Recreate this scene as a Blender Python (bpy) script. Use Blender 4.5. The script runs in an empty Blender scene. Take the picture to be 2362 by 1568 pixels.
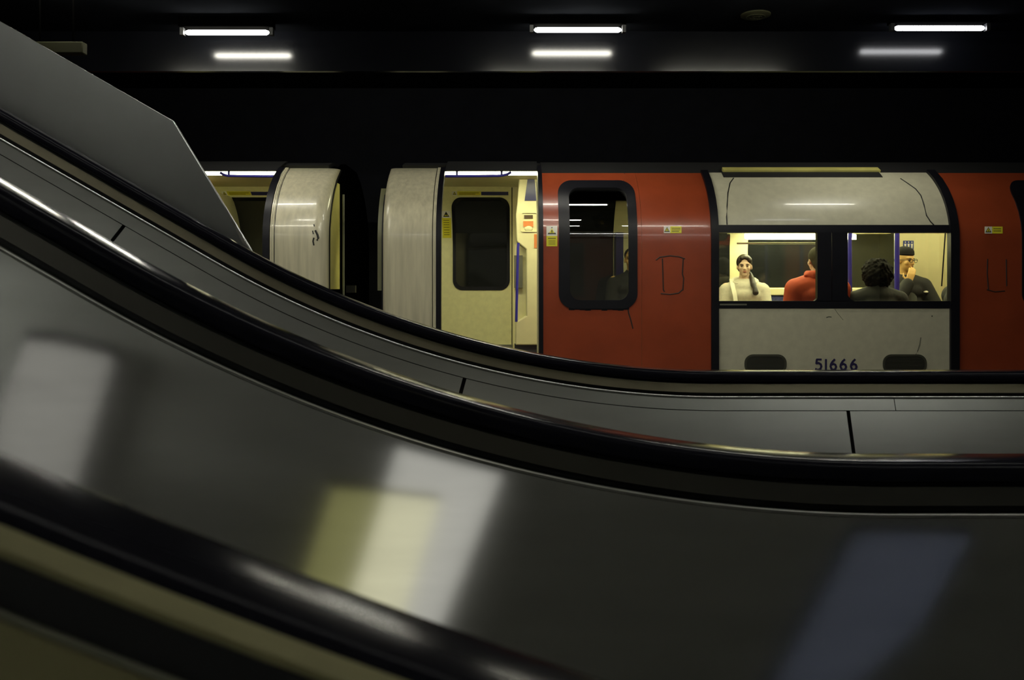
import bpy, bmesh, math, random
from mathutils import Vector, Matrix
random.seed(7)
S = bpy.context.scene
COL = S.collection
F = 2000.0            # focal length in pixels of the 2362 px wide frame
CX, HZ = 1181.0, 663.0   # centre column and horizon row of the photograph
ZC = 1.24             # eye height above the escalator landing

# ------------------------------------------------------------------ camera
cam_d = bpy.data.cameras.new('camera')
cam = bpy.data.objects.new('camera', cam_d); COL.objects.link(cam)
cam.location = (0, 0, ZC); cam.rotation_euler = (math.pi/2, 0, 0)
cam_d.sensor_width = 36; cam_d.lens = F*36/2362; cam_d.shift_y = -(784-HZ)/2362
cam_d.clip_start = 0.02
cam_d.dof.use_dof = True; cam_d.dof.focus_distance = 7.2; cam_d.dof.aperture_fstop = 13.0
S.camera = cam
# ------------------------------------------------------------------ world, exposure
wd = bpy.data.worlds.new('world'); S.world = wd; wd.use_nodes = True
wd.node_tree.nodes['Background'].inputs[0].default_value = (0.35, 0.42, 0.5, 1)
wd.node_tree.nodes['Background'].inputs[1].default_value = 0.004
S.view_settings.view_transform = 'Standard'; S.view_settings.look = 'None'
S.view_settings.gamma = 1; S.view_settings.exposure = 0.0; S.view_settings.use_curve_mapping = False
S.cycles.use_denoising = True
S.cycles.max_bounces = 8; S.cycles.transparent_max_bounces = 16
S.cycles.sample_clamp_indirect = 4
# lamp strengths
E_VISIBLE = 95.0      # fluorescent battens seen on the ceiling
E_EDGE = 100.0         # battens along the platform edge
E_FRONT = 85.0     # added unseen battens that brighten the train side from the front
E_HALL = 80.0          # added unseen uplights that brighten the hall ceiling mirrored in the steel
E_CAR = 20.0           # strip lights in the cars

# ------------------------------------------------------------------ materials
def mat(name, col, rough=0.5, metal=0.0, var=0.12, scale=6.0, bump=0.0, spec=0.5, stretch=None, coat=0.0):
    m = bpy.data.materials.new(name); m.use_nodes = True
    nt = m.node_tree; b = nt.nodes['Principled BSDF']
    b.inputs['Roughness'].default_value = rough; b.inputs['Metallic'].default_value = metal
    b.inputs['Specular IOR Level'].default_value = spec
    b.inputs['Coat Weight'].default_value = coat; b.inputs['Coat Roughness'].default_value = 0.08
    tc = nt.nodes.new('ShaderNodeTexCoord'); mp = nt.nodes.new('ShaderNodeMapping')
    nt.links.new(tc.outputs['Object'], mp.inputs[0])
    if stretch: mp.inputs['Scale'].default_value = stretch
    n = nt.nodes.new('ShaderNodeTexNoise'); n.inputs['Scale'].default_value = scale; n.inputs['Detail'].default_value = 5
    nt.links.new(mp.outputs[0], n.inputs['Vector'])
    r = nt.nodes.new('ShaderNodeValToRGB')
    r.color_ramp.elements[0].position = 0.3; r.color_ramp.elements[1].position = 0.7
    r.color_ramp.elements[0].color = [c*(1-var) for c in col]+[1]
    r.color_ramp.elements[1].color = [min(1, c*(1+var)) for c in col]+[1]
    nt.links.new(n.outputs['Fac'], r.inputs[0]); nt.links.new(r.outputs[0], b.inputs['Base Color'])
    if bump:
        bp = nt.nodes.new('ShaderNodeBump'); bp.inputs['Strength'].default_value = bump; bp.inputs['Distance'].default_value = 0.004
        nt.links.new(n.outputs['Fac'], bp.inputs['Height']); nt.links.new(bp.outputs[0], b.inputs['Normal'])
    return m
def emit(name, col, s):
    m = bpy.data.materials.new(name); m.use_nodes = True
    nt = m.node_tree; nt.nodes.clear()
    o = nt.nodes.new('ShaderNodeOutputMaterial'); e = nt.nodes.new('ShaderNodeEmission')
    e.inputs[0].default_value = (*col, 1); e.inputs[1].default_value = s
    nt.links.new(e.outputs[0], o.inputs[0]); return m
def glass(name, tint=(0.9, 0.92, 0.9), refl=0.07, rough=0.0):
    m = bpy.data.materials.new(name); m.use_nodes = True
    nt = m.node_tree; nt.nodes.clear()
    o = nt.nodes.new('ShaderNodeOutputMaterial'); mx = nt.nodes.new('ShaderNodeMixShader')
    t = nt.nodes.new('ShaderNodeBsdfTransparent'); g = nt.nodes.new('ShaderNodeBsdfGlossy')
    t.inputs[0].default_value = (*tint, 1); g.inputs['Roughness'].default_value = rough
    lw = nt.nodes.new('ShaderNodeFresnel'); lw.inputs[0].default_value = 1.5
    ml = nt.nodes.new('ShaderNodeMath'); ml.operation = 'MULTIPLY'; ml.inputs[1].default_value = refl/0.04
    ml.use_clamp = True
    nt.links.new(lw.outputs[0], ml.inputs[0]); nt.links.new(ml.outputs[0], mx.inputs[0])
    nt.links.new(t.outputs[0], mx.inputs[1]); nt.links.new(g.outputs[0], mx.inputs[2]); nt.links.new(mx.outputs[0], o.inputs[0])
    return m
M = {}
M['rubber'] = mat('handrail rubber', (0.008, 0.008, 0.012), 0.15, var=0.1, spec=0.08)
M['rubbernear'] = mat('near handrail rubber', (0.007, 0.007, 0.010), 0.16, var=0.1, spec=0.022)  # rubber with specular lowered to mute highlights on the near handrail
M['bronze'] = mat('dull bronze paint', (0.23, 0.215, 0.11), 0.55, var=0.1, spec=0.2)
M['paneldim'] = mat('dark olive end fairing', (0.15, 0.15, 0.075), 0.5, var=0.1)  # darker olive than the fairing of the left car
M['gap'] = mat('dark recess', (0.004, 0.004, 0.005), 0.7)
M['olive'] = mat('dull bronze guide rail', (0.16, 0.145, 0.095), 0.35, 0.7, var=0.1, scale=4)
M['olivedark'] = mat('dark guide rail', (0.034, 0.032, 0.024), 0.4, 0.5, var=0.1, scale=4)  # darker copy of the guide rail colour for the middle side
M['steel'] = mat('brushed steel', (0.53, 0.535, 0.52), 0.07, 1.0, var=0.05, scale=30, stretch=(0.15, 1, 1))
def haze(m, rough, fac):
    nt = m.node_tree; b = nt.nodes['Principled BSDF']; o = nt.nodes['Material Output']
    g = nt.nodes.new('ShaderNodeBsdfGlossy'); g.inputs['Roughness'].default_value = rough
    nt.links.new(b.inputs['Base Color'].links[0].from_socket, g.inputs['Color'])
    mx = nt.nodes.new('ShaderNodeMixShader'); mx.inputs[0].default_value = fac
    nt.links.new(b.outputs[0], mx.inputs[1]); nt.links.new(g.outputs[0], mx.inputs[2]); nt.links.new(mx.outputs[0], o.inputs[0])
haze(M['steel'], 0.5, 0.12)
M['steelA'] = mat('satin steel', (0.41, 0.415, 0.395), 0.24, 1.0, var=0.05, scale=30, stretch=(0.15, 1, 1))
M['barrier'] = mat('dull steel sheet', (0.255, 0.26, 0.255), 0.33, 1.0, var=0.08, scale=3)
M['bright'] = mat('polished steel edge', (0.9, 0.9, 0.86), 0.22, 1.0, var=0.03)
M['black'] = mat('black paint', (0.006, 0.0065, 0.008), 0.5, var=0.2)
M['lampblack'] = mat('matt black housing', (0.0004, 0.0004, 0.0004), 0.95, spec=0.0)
M['blackgloss'] = mat('glossy black bulkhead', (0.0022, 0.0024, 0.0034), 0.165, var=0.2, scale=2, spec=0.25)
M['gasket'] = mat('black rubber gasket', (0.006, 0.006, 0.009), 0.4, var=0.2, spec=0.25)
M['silver'] = mat('grey white car body', (0.52, 0.50, 0.36), 0.34, 0.0, var=0.07, scale=14, spec=0.5, coat=0.25)
M['endsilver'] = mat('grey end panel', (0.52, 0.485, 0.34), 0.3, 0.0, var=0.14, scale=9, stretch=(3, 3, .25), coat=0.3)
M['red'] = mat('red car body', (0.28, 0.049, 0.016), 0.3, 0.0, var=0.10, scale=5, coat=0.35)
M['roof'] = mat('sooty roof', (0.008, 0.008, 0.008), 0.7)
M['cream'] = mat('cream interior laminate', (0.74, 0.70, 0.40), 0.45, var=0.04, scale=9)
M['creamdull'] = mat('cream door inner', (0.74, 0.71, 0.36), 0.5, var=0.05, scale=20)
M['floorcar'] = mat('dark car floor', (0.03, 0.03, 0.035), 0.6)
M['darkglass'] = mat('dark window glass', (0.012, 0.013, 0.013), 0.06, spec=0.6)
M['blue'] = mat('blue enamel pole', (0.035, 0.03, 0.30), 0.3)
M['bluedark'] = mat('dark blue sign', (0.02, 0.02, 0.10), 0.3)
M['seat'] = mat('blue moquette', (0.035, 0.04, 0.12), 0.9, var=0.5, scale=60)
M['yellow'] = mat('yellow sticker', (0.68, 0.62, 0.03), 0.4, var=0.06)
M['white'] = mat('white sticker', (0.72, 0.70, 0.60), 0.4, var=0.05)
M['ink'] = mat('black ink', (0.012, 0.012, 0.01), 0.5)
M['navy'] = mat('navy lettering', (0.02, 0.015, 0.07), 0.5)
M['orange'] = mat('orange label', (0.62, 0.20, 0.05), 0.5)
M['slot'] = mat('brown slot', (0.07, 0.04, 0.012), 0.6)
M['ventdark'] = mat('dark vent', (0.045, 0.045, 0.028), 0.6)
M['grey'] = mat('mid grey plastic', (0.14, 0.14, 0.10), 0.5)
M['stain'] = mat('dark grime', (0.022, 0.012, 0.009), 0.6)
M['paneolive'] = mat('olive end wall', (0.52, 0.48, 0.14), 0.4, var=0.12)
M['ceil'] = mat('black ceiling', (0.0055, 0.006, 0.0075), 0.9, var=0.3, scale=3, spec=0.0)
M['tunnel'] = mat('sooty tunnel wall', (0.011, 0.0115, 0.0145), 0.95, bump=0.3, spec=0.05)
M['concrete'] = mat('platform paving', (0.10, 0.10, 0.095), 0.6, var=0.2, scale=5)
M['tile'] = mat('pale wall cladding', (0.60, 0.60, 0.56), 0.5, var=0.08, scale=2)
M['dim'] = mat('dim olive plate', (0.014, 0.014, 0.006), 0.8, spec=0.1)
M['skin'] = mat('skin', (0.74, 0.53, 0.36), 0.5, var=0.06, scale=30)
M['skin2'] = mat('warm skin', (0.72, 0.46, 0.15), 0.5, var=0.06, scale=30)
M['hair'] = mat('dark brown hair', (0.020, 0.014, 0.010), 0.45, var=0.4, scale=60, stretch=(1, 1, .2))
M['stubble'] = mat('short grey brown hair', (0.075, 0.070, 0.045), 0.8, var=0.3, scale=80, spec=0.1)
M['curly'] = mat('black curly hair', (0.007, 0.006, 0.004), 0.8, var=0.6, scale=90, bump=1.0, spec=0.15)
M['creamcoat'] = mat('cream hoodie', (0.60, 0.57, 0.44), 0.85, var=0.08, scale=40)
M['strap'] = mat('pale strap', (0.80, 0.78, 0.60), 0.6)
M['redcoat'] = mat('red padded jacket', (0.62, 0.085, 0.025), 0.7, var=0.12, scale=12)
M['darkcoat'] = mat('charcoal jacket', (0.009, 0.0095, 0.009), 0.75, var=0.3, scale=20)
M['greycoat'] = mat('dark grey coat', (0.020, 0.022, 0.020), 0.8, var=0.4, scale=40)
M['greyshirt'] = mat('grey jumper', (0.07, 0.075, 0.065), 0.9)
M['cap'] = mat('black cap', (0.005, 0.005, 0.005), 0.9)
M['trouser'] = mat('dark trousers', (0.02, 0.02, 0.03), 0.9)
M['lip'] = mat('lips', (0.40, 0.16, 0.11), 0.5)
M['eye'] = mat('dark eyes', (0.02, 0.014, 0.01), 0.3)
M['pane'] = glass('window pane', (0.93, 0.94, 0.9), 0.05)
M['doorpane'] = glass('tinted door pane', (0.62, 0.63, 0.60), 0.12)
M['lens'] = glass('spectacle lens', (0.9, 0.95, 0.9), 0.15)
M['tube'] = emit('fluorescent tube', (1.0, 0.97, 0.84), E_VISIBLE)
M['tubedim'] = emit('dimmed fluorescent tube', (0.97, 0.98, 1.0), E_VISIBLE*0.3)  # right-hand tube turned down so the right side falls darker
M['tubeedge'] = emit('platform edge tube', (1.0, 0.97, 0.84), E_EDGE)
M['tubeaddedfront'] = emit('added platform tube', (1.0, 0.97, 0.80), E_FRONT)
M['tubeline'] = emit('line tube', (1.0, 0.98, 0.90), 24.0)
M['tubeaddedhall'] = emit('added hall tube', (0.97, 0.98, 0.92), E_HALL)
M['carlight'] = emit('car strip light', (1.0, 0.97, 0.60), E_CAR)
M['panel_white1'] = emit('lit ceiling panel soft white', (0.95, 0.92, 0.84), 0.4)  # ceiling panel diffusers behind the camera, visible only mirrored in the steel
M['panel_white'] = emit('lit ceiling panel white', (0.96, 0.94, 0.86), 0.85)
M['panel_overlap'] = emit('lit overlap pane cream', (1.0, 0.96, 0.66), 1.15)
M['panel_yellow'] = emit('lit ceiling panel yellow', (0.60, 0.58, 0.22), 0.55)
M['panel_blue'] = emit('lit ceiling panel blue', (0.42, 0.48, 0.66), 0.115)

# ------------------------------------------------------------------ mesh builder
class MB:
    def __init__(s): s.v = []; s.f = []
    def add(s, vs, fs):
        o = len(s.v); s.v += [tuple(p) for p in vs]; s.f += [tuple(i+o for i in q) for q in fs]; return s
    def box(s, a, b):
        x0, y0, z0 = a; x1, y1, z1 = b
        return s.add([(x0,y0,z0),(x1,y0,z0),(x1,y1,z0),(x0,y1,z0),(x0,y0,z1),(x1,y0,z1),(x1,y1,z1),(x0,y1,z1)],
                     [(0,3,2,1),(4,5,6,7),(0,1,5,4),(1,2,6,5),(2,3,7,6),(3,0,4,7)])
    def loft(s, rings, cap=True, closed=True):
        n = len(rings[0]); vs = [p for r in rings for p in r]; fs = []
        for i in range(len(rings)-1):
            for j in range(n if closed else n-1):
                k = (j+1) % n
                fs.append((i*n+j, i*n+k, (i+1)*n+k, (i+1)*n+j))
        if cap and closed:
            fs.append(tuple(range(n-1, -1, -1))); fs.append(tuple((len(rings)-1)*n+j for j in range(n)))
        return s.add(vs, fs)
    def tube(s, pts, r, n=10):
        pts = [Vector(p) for p in pts]; rings = []
        rr = r if isinstance(r, (list, tuple)) else [r]*len(pts)
        for i, p in enumerate(pts):
            t = (pts[min(i+1, len(pts)-1)]-pts[max(i-1, 0)]).normalized()
            a = Vector((0, 0, 1)) if abs(t.z) < 0.9 else Vector((1, 0, 0))
            u = t.cross(a).normalized(); w = t.cross(u)
            rings.append([p+(u*math.cos(2*math.pi*k/n)+w*math.sin(2*math.pi*k/n))*rr[i] for k in range(n)])
        return s.loft(rings)
    def ball(s, c, r, rot=None, nu=20, nv=14):
        c = Vector(c); r = r if isinstance(r, (list, tuple)) else (r, r, r); vs = []; fs = []
        R = rot if rot is not None else Matrix.Identity(3)
        vs.append(c+R@Vector((0, 0, r[2])))
        for i in range(1, nv):
            t = math.pi*i/nv
            for j in range(nu):
                p = 2*math.pi*j/nu
                vs.append(c+R@Vector((r[0]*math.sin(t)*math.cos(p), r[1]*math.sin(t)*math.sin(p), r[2]*math.cos(t))))
        vs.append(c+R@Vector((0, 0, -r[2])))
        for j in range(nu): fs.append((0, 1+j, 1+(j+1) % nu))
        for i in range(nv-2):
            for j in range(nu):
                a = 1+i*nu+j; b = 1+i*nu+(j+1) % nu; fs.append((a, a+nu, b+nu, b))
        e = 1+(nv-1)*nu; o = 1+(nv-2)*nu
        for j in range(nu): fs.append((e, o+(j+1) % nu, o+j))
        return s.add(vs, fs)
    def cap(s, a, b, ra, rb, n=14, flat=1.0):
        """closed tapered limb with round ends"""
        a, b = Vector(a), Vector(b); s.ball(a, ra, nu=n, nv=10); s.ball(b, rb, nu=n, nv=10)
        return s.tube([a, b], [ra, rb], n)
    def prism(s, poly, a, b, f):
        """poly 2-D points, f(u,v,w) gives 3-D; extruded from w=a to w=b"""
        n = len(poly); vs = [f(u, v, a) for u, v in poly]+[f(u, v, b) for u, v in poly]
        fs = [tuple(range(n)), tuple(range(2*n-1, n-1, -1))]+[(i, i+n, (i+1) % n+n, (i+1) % n) for i in range(n)]
        return s.add(vs, fs)
def children(o): return [c for c in bpy.data.objects if c.parent == o]
def obj(name, mb, m, parent=None, smooth=40, bevel=0.0, mods=()):
    me = bpy.data.meshes.new(name); me.from_pydata(mb.v, [], mb.f)
    bm = bmesh.new(); bm.from_mesh(me); bmesh.ops.recalc_face_normals(bm, faces=bm.faces); bm.to_mesh(me); bm.free()
    me.materials.append(M[m] if isinstance(m, str) else m)
    o = bpy.data.objects.new(name, me); COL.objects.link(o)
    if smooth:
        me.polygons.foreach_set('use_smooth', [True]*len(me.polygons)); me.set_sharp_from_angle(angle=math.radians(smooth))
    if bevel:
        b = o.modifiers.new('bevel', 'BEVEL'); b.width = bevel; b.segments = 2; b.limit_method = 'ANGLE'
    if parent is not None:
        o.parent = parent
        off = Vector((0, 0, 0)); p = parent
        while p is not None: off += p.location; p = p.parent
        o.location = -off
    return o
def tag(o, label=None, cat=None, group=None, kind=None):
    if label: o['label'] = label
    if cat: o['category'] = cat
    if group: o['group'] = group
    if kind: o['kind'] = kind
    return o
def empty(name, loc, label, cat, group=None):
    o = bpy.data.objects.new(name, None); COL.objects.link(o); o.location = loc; o.empty_display_size = 0.1
    return tag(o, label, cat, group)
def W(px, py, d): return Vector(((px-CX)*d/F, d, ZC+(HZ-py)*d/F))

# ------------------------------------------------------------------ setting
def struct(name, mb, m): return tag(obj(name, mb, m), kind='structure')
CEIL = ZC+1.86
struct('floor', MB().box((-9, -6.2, -0.2), (9, 2.9, 0.0)), 'concrete')
struct('floor_platform', MB().box((-9, 2.95, -0.2), (9, 7.35, 0.10)), 'concrete')
struct('ceiling', MB().box((-9, -6.2, CEIL), (9, 2.9, CEIL+0.15)), 'tile')
struct('ceiling_platform', MB().box((-9, 2.9, CEIL), (9, 6.30, CEIL+0.15)), 'ceil')
struct('ceiling_tunnel', MB().box((-9, 6.345, ZC+2.4), (9, 10.6, ZC+2.55)), 'ceil')
struct('trim_1', MB().box((-9, 6.30, ZC+1.572), (9, 6.34, ZC+2.55)), 'blackgloss')
struct('wall_back', MB().box((-9, 10.45, -1.0), (9, 10.65, ZC+2.4)), 'tunnel')
struct('wall_front', MB().box((-9, -6.4, -0.2), (9, -6.2, CEIL+0.15)), 'tile')
struct('floor_track', MB().box((-9, 7.36, -1.1), (9, 10.45, -0.9)), 'tunnel')

# ------------------------------------------------------------------ escalator balustrades
class Run:
    """side line of an escalator: incline of about 30 degrees, curved transition, level landing"""
    def __init__(s, xe, R, drop, th): s.xe, s.R, s.z0, s.th = xe, R, ZC-drop, th
    def pt(s, t, n):
        if t >= 0: return s.xe+t, s.z0+n
        th = min(-t/s.R, s.th)
        x = s.xe-(s.R-n)*math.sin(th); z = s.z0+s.R-(s.R-n)*math.cos(th)
        e = -t-s.R*s.th
        if e > 0: x -= e*math.cos(s.th); z += e*math.sin(s.th)
        return x, z
    def t_at_px(s, px, n, d):
        X = (px-CX)*d/F; lo, hi = -8.0, 8.0
        for _ in range(60):
            m = (lo+hi)/2
            if s.pt(m, n)[0] < X: lo = m
            else: hi = m
        return lo
    def params(s, t0, t1):
        out = [t0]; a = -s.R*s.th; k = 48
        for i in range(k+1):
            q = a*(1-i/k)
            if t0+1e-4 < q < t1-1e-4: out.append(q)
        return out+[t1]
    def sweep(s, sec, t0, t1, y0):
        rings = []
        for t in s.params(t0, t1):
            rings.append([(lambda p: (p[0], y0+y, p[1]))(s.pt(t, n)) for y, n in sec])
        return MB().loft(rings)
def rounded(y0, y1, n0, n1, r, k=5):
    out = []
    for cy, cn, a0 in ((y1-r, n1-r, 0), (y0+r, n1-r, 90), (y0+r, n0+r, 180), (y1-r, n0+r, 270)):
        for i in range(k+1):
            a = math.radians(a0+90*i/k); out.append((cy+r*math.cos(a), cn+r*math.sin(a)))
    return out
def balustrade(name, label, run, d, t0, t1, strip, depth, seams, tilt, panel_mat, sc=1.0, deck=0.25, rail='olive'):
    """d: distance of the handrail's near face; sections are (depth, height) pairs"""
    d = d-0.078      # the given distance is that of the handrail's far edge
    root = empty(name, (run.xe, d, 0), label, 'escalator side', 'escalator sides')
    q = sc
    obj('handrail', run.sweep(rounded(0, 0.078, -0.030*q, 0, 0.0125*q), t0, t1, d), 'rubber', root)
    obj('handrail_track', run.sweep([(0.018, -0.036*q), (0.062, -0.036*q), (0.062, -0.024*q), (0.018, -0.024*q)], t0, t1, d), 'gap', root)
    obj('guide_rail', run.sweep([(0.002, -0.058*q), (0.074, -0.058*q), (0.070, -0.0345*q), (0.0105, -0.0345*q)], t0, t1, d), rail, root)
    obj('shadow_groove', run.sweep([(0.016, -0.0675*q), (0.066, -0.0675*q), (0.066, -0.056*q), (0.016, -0.056*q)], t0, t1, d), 'gap', root)
    bead = [(-0.003+0.0036*math.cos(2*math.pi*i/10), -0.0695*q+0.0036*math.sin(2*math.pi*i/10)) for i in range(10)]
    obj('edge_trim', run.sweep([(0.066, -0.0705*q), (0.066, -0.0675*q), (-0.001, -0.0675*q), (-0.001, -0.0705*q)], t0, t1, d), 'steelA', root)
    obj('edge_bead', run.sweep(bead, t0, t1, d), 'bright', root)
    n = -0.0705*q
    if strip:
        cuts = [t0]+[c for c in strip]+[t1]
        for a, b in zip(cuts[:-1], cuts[1:]):
            obj('capping_strip', run.sweep([(-0.0124, n-0.034), (0.05, n-0.034), (0.05, n), (0.0, n)], a+0.001, b-0.001, d), 'steelA', root)
        obj('shadow_line', run.sweep([(0.006, n-0.037), (0.05, n-0.037), (0.05, n-0.033), (0.006, n-0.033)], t0, t1, d), 'gap', root)
        n -= 0.036
    k = math.tan(math.radians(tilt)); y1 = -0.0125 if strip else -0.002
    cuts = [t0]+seams+[t1]
    for a, b in zip(cuts[:-1], cuts[1:]):
        obj('side_panel', run.sweep([(y1-k*depth, n-depth), (y1-k*depth+0.02, n-depth), (y1+0.02, n), (y1, n)], a+0.005, b-0.005, d), panel_mat, root)
    obj('panel_backing', run.sweep([(y1-k*depth+0.021, n-depth+0.002), (0.06, n-depth+0.002), (0.06, n-0.0), (y1+0.021, n-0.0)], t0, t1, d), 'gap', root)
    obj('rear_decking', run.sweep([(0.066, -0.070*q), (0.066+deck, -0.070*q), (0.066+deck, -0.045*q), (0.066, -0.045*q)], t0, t1, d), 'steelA', root)
    return root
RA = Run(0.582, 2.752, 0.234, 0.5211); RB = Run(0.522, 2.12, 0.235, 0.5218); RC = Run(0.865, 2.636, 0.259, 0.5729)
DA, DB, DC = 2.48, 1.24, 0.279
sa = [RA.t_at_px(309, -0.13, DA), RA.t_at_px(1071, -0.13, DA), RA.t_at_px(1928, -0.13, DA)]
balustrade('escalator_balustrade', 'farthest escalator side, black handrail over seamed steel panels just before the train',
           RA, DA, -3.6, 3.4, [RA.t_at_px(2034, -0.07, DA)], 0.50, sa, 20, 'steelA', 1.0, 0.22)
balustrade('escalator_balustrade', 'middle escalator side, black handrail over one wide brushed steel panel with light patches',
           RB, DB, -2.6, 2.4, None, 0.56, [], 25.5, 'steel', 1.0, 0.12, 'olivedark')
def near_balustrade():
    run, y0, t0, t1 = RC, DC, -1.9, 1.6
    root = empty('escalator_balustrade', (run.xe, y0, 0), 'nearest escalator side, blurred black handrail and bronze band across the bottom left corner', 'escalator side', 'escalator sides')
    obj('handrail', run.sweep(rounded(-0.0485, 0, -0.026, 0, 0.010), t0, t1, y0), 'rubbernear', root)
    obj('handrail_track', run.sweep([(-0.040, -0.034), (-0.008, -0.034), (-0.008, -0.022), (-0.040, -0.022)], t0, t1, y0), 'gap', root)
    obj('guide_rail', run.sweep([(-0.0528, -0.0074), (-0.0528, -0.0050), (-0.0470, -0.0020), (-0.0440, -0.0040), (-0.0440, -0.0078)], t0, t1, y0), 'bronze', root)
    obj('shadow_groove', run.sweep([(-0.0535, -0.024), (-0.002, -0.024), (-0.002, -0.0072), (-0.0535, -0.0072)], t0, t1, y0), 'gap', root)
    obj('edge_bead', run.sweep([(-0.0562+0.0011*math.cos(2*math.pi*i/10), -0.0190+0.0011*math.sin(2*math.pi*i/10)) for i in range(10)], t0, t1, y0), 'grey', root)
    obj('side_panel', run.sweep([(-0.10, -0.55), (-0.08, -0.55), (-0.040, -0.0205), (-0.0565, -0.0205)], t0, t1, y0), 'bronze', root)
    obj('rear_decking', run.sweep([(-0.02, -0.16), (0.10, -0.16), (0.10, -0.14), (-0.02, -0.14)], t0, t1, y0), 'steelA', root)
    obj('panel_backing', run.sweep([(-0.06, -0.548), (0.03, -0.548), (0.03, -0.059), (-0.030, -0.059)], t0, t1, y0), 'gap', root)
near_balustrade()

# sheet steel barrier beside the farthest escalator
def barrier():
    d = 2.80
    pts = [(-900, -468), (-400, -180), (0, 50), (398, 279), (575, 572), (640, 700), (-200, 900), (-900, 500)]
    P = [W(px, py, d) for px, py in pts]
    root = tag(obj('steel_barrier', MB().prism([(p.x, p.z) for p in P], 0, 0.022, lambda u, v, w: (u, d+w, v)), 'barrier', smooth=0),
               'large dull steel sheet with a cut off corner rising behind the farthest handrail', 'barrier')
    ed = [P[2], P[3], P[4], P[5]]
    e = MB()
    e.tube([p+Vector((0, 0.004, 0)) for p in [P[0]]+ed], 0.0018, 6)
    obj('edge_bead', e, 'steelA', root)
    fl = [W(px, py, d-0.003) for px, py in ((520, 481), (560, 562), (575, 572), (522, 481))]
    obj('flange', MB().prism([(p.x, p.z) for p in fl], 0, 0.0025, lambda u, v, w: (u, d-0.003+w, v)), 'bright', root, smooth=0)
    return root
barrier()

# ------------------------------------------------------------------ ceiling lamps
def batten(x, d, z, L, m, label, group, housing=True, hang=0.0):
    r = empty('ceiling_light', (x, d, CEIL), label, 'ceiling light', group)
    top = z+0.055 if hang else CEIL
    obj('housing', MB().box((x-L/2-0.03, d-0.05, z+0.03), (x+L/2+0.03, d+0.05, top)), 'lampblack', r)
    b = MB(); rr = 0.017
    pts = [(x-L/2+rr*(1-math.cos(a)), d, z) for a in (0, .5, 1, 1.57)]
    b.tube([(x-L/2, d, z), (x-L/2+0.008, d, z), (x-L/2+0.02, d, z), (x+L/2-0.02, d, z), (x+L/2-0.008, d, z), (x+L/2, d, z)],
           [0.004, 0.012, rr, rr, 0.012, 0.004], 12)
    obj('fluorescent_tube', b, m, r)
    obj('end_cap', MB().box((x-L/2-0.03, d-0.02, z-0.02), (x-L/2-0.005, d+0.02, z+0.03)), 'black', r)
    obj('end_cap', MB().box((x+L/2+0.005, d-0.02, z-0.02), (x+L/2+0.03, d+0.02, z+0.03)), 'black', r)
    return r
for (a, b, y, w) in ((427, 621, 75, 'leftmost of the three lit ceiling strips, above the two car ends'),
                     (1232, 1433, 69, 'middle of the three lit ceiling strips, above the red door'),
                     (2063, 2271, 65, 'rightmost of the three lit ceiling strips, near the top right corner')):
    p = W((a+b)/2, y, 6.0)
    batten(p.x, 6.0, p.z, (b-a)*6.0/F, 'tubedim' if a > 2000 else 'tube', w, 'ceiling strip lights')
def added_front_row():  # added row out of view, put in to brighten the train side
    for x in (-2.4, 0.3, 1.8):
        batten(x, 5.1, CEIL-0.08, 1.0, 'tubeaddedfront', 'added unseen strip light over the platform, brightening the train side', 'added platform lights')
added_front_row()
def trough(x, y):  # added out of view to light the ceiling that the steel mirrors
    z = CEIL-0.45
    r = empty('added_uplight', (x, y, CEIL), 'added unseen uplight brightening the ceiling over the escalators', 'uplight', 'added uplights')
    obj('trough', MB().prism([(-0.10, z+0.06), (-0.07, z-0.05), (0.07, z-0.05), (0.10, z+0.06), (0.09, z+0.06), (0.062, z-0.042), (-0.062, z-0.042), (-0.09, z+0.06)], x-0.9, x+0.9, lambda u, v, w: (w, y+u, v)), 'black', r)
    obj('fluorescent_tube', MB().tube([(x-0.85, y, z), (x+0.85, y, z)], 0.018, 10), 'tubeaddedhall', r)
    for dx in (-0.6, 0.6): obj('hanger', MB().tube([(x+dx, y, z-0.04), (x+dx, y, CEIL)], 0.005, 6), 'black', r)
def light_panel(name_label, pts, m, drop):
    z1 = CEIL-drop; n = len(pts)
    r = empty('ceiling_light', (sum(p[0] for p in pts)/n, sum(p[1] for p in pts)/n, CEIL), name_label, 'ceiling light', 'luminous ceiling panels')
    obj('diffuser', MB().prism(pts, z1-0.01, z1, lambda u, v, w: (u, v, w)), m, r, smooth=0)
    cx, cy = sum(p[0] for p in pts)/n, sum(p[1] for p in pts)/n
    big = [(cx+(x-cx)*1.02, cy+(y-cy)*1.02) for x, y in pts]
    obj('frame', MB().prism(big, z1, CEIL, lambda u, v, w: (u, v, w)), 'black', r, smooth=0)
PANELS = [('white luminous ceiling panel over the incline', [(-0.93, -1.19), (-0.65, -1.17), (-0.86, -2.35), (-1.13, -2.3)], 'panel_white1', 0.05),
          ('wide white luminous ceiling panel', [(0.27, -1.42), (0.65, -1.53), (0.60, -3.3), (0.18, -3.1)], 'panel_white', 0.03),
          ('warm pane added under the wide white panel for the patch overlap', [(0.25, -1.77), (0.45, -1.76), (0.42, -3.25), (0.18, -3.1)], 'panel_overlap', 0.06),  # added pane, stands in for the overlap of white and yellow patches
          ('yellow luminous ceiling panel', [(0.06, -1.80), (0.245, -1.77), (0.175, -3.1), (-0.03, -3.0)], 'panel_yellow', 0.06),
          ('dim bluish luminous ceiling panel', [(1.98, -1.87), (2.51, -1.90), (2.50, -3.7), (2.19, -3.8)], 'panel_blue', 0.05)]
for a, b, c, d in PANELS: light_panel(a, b, c, d)
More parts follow.
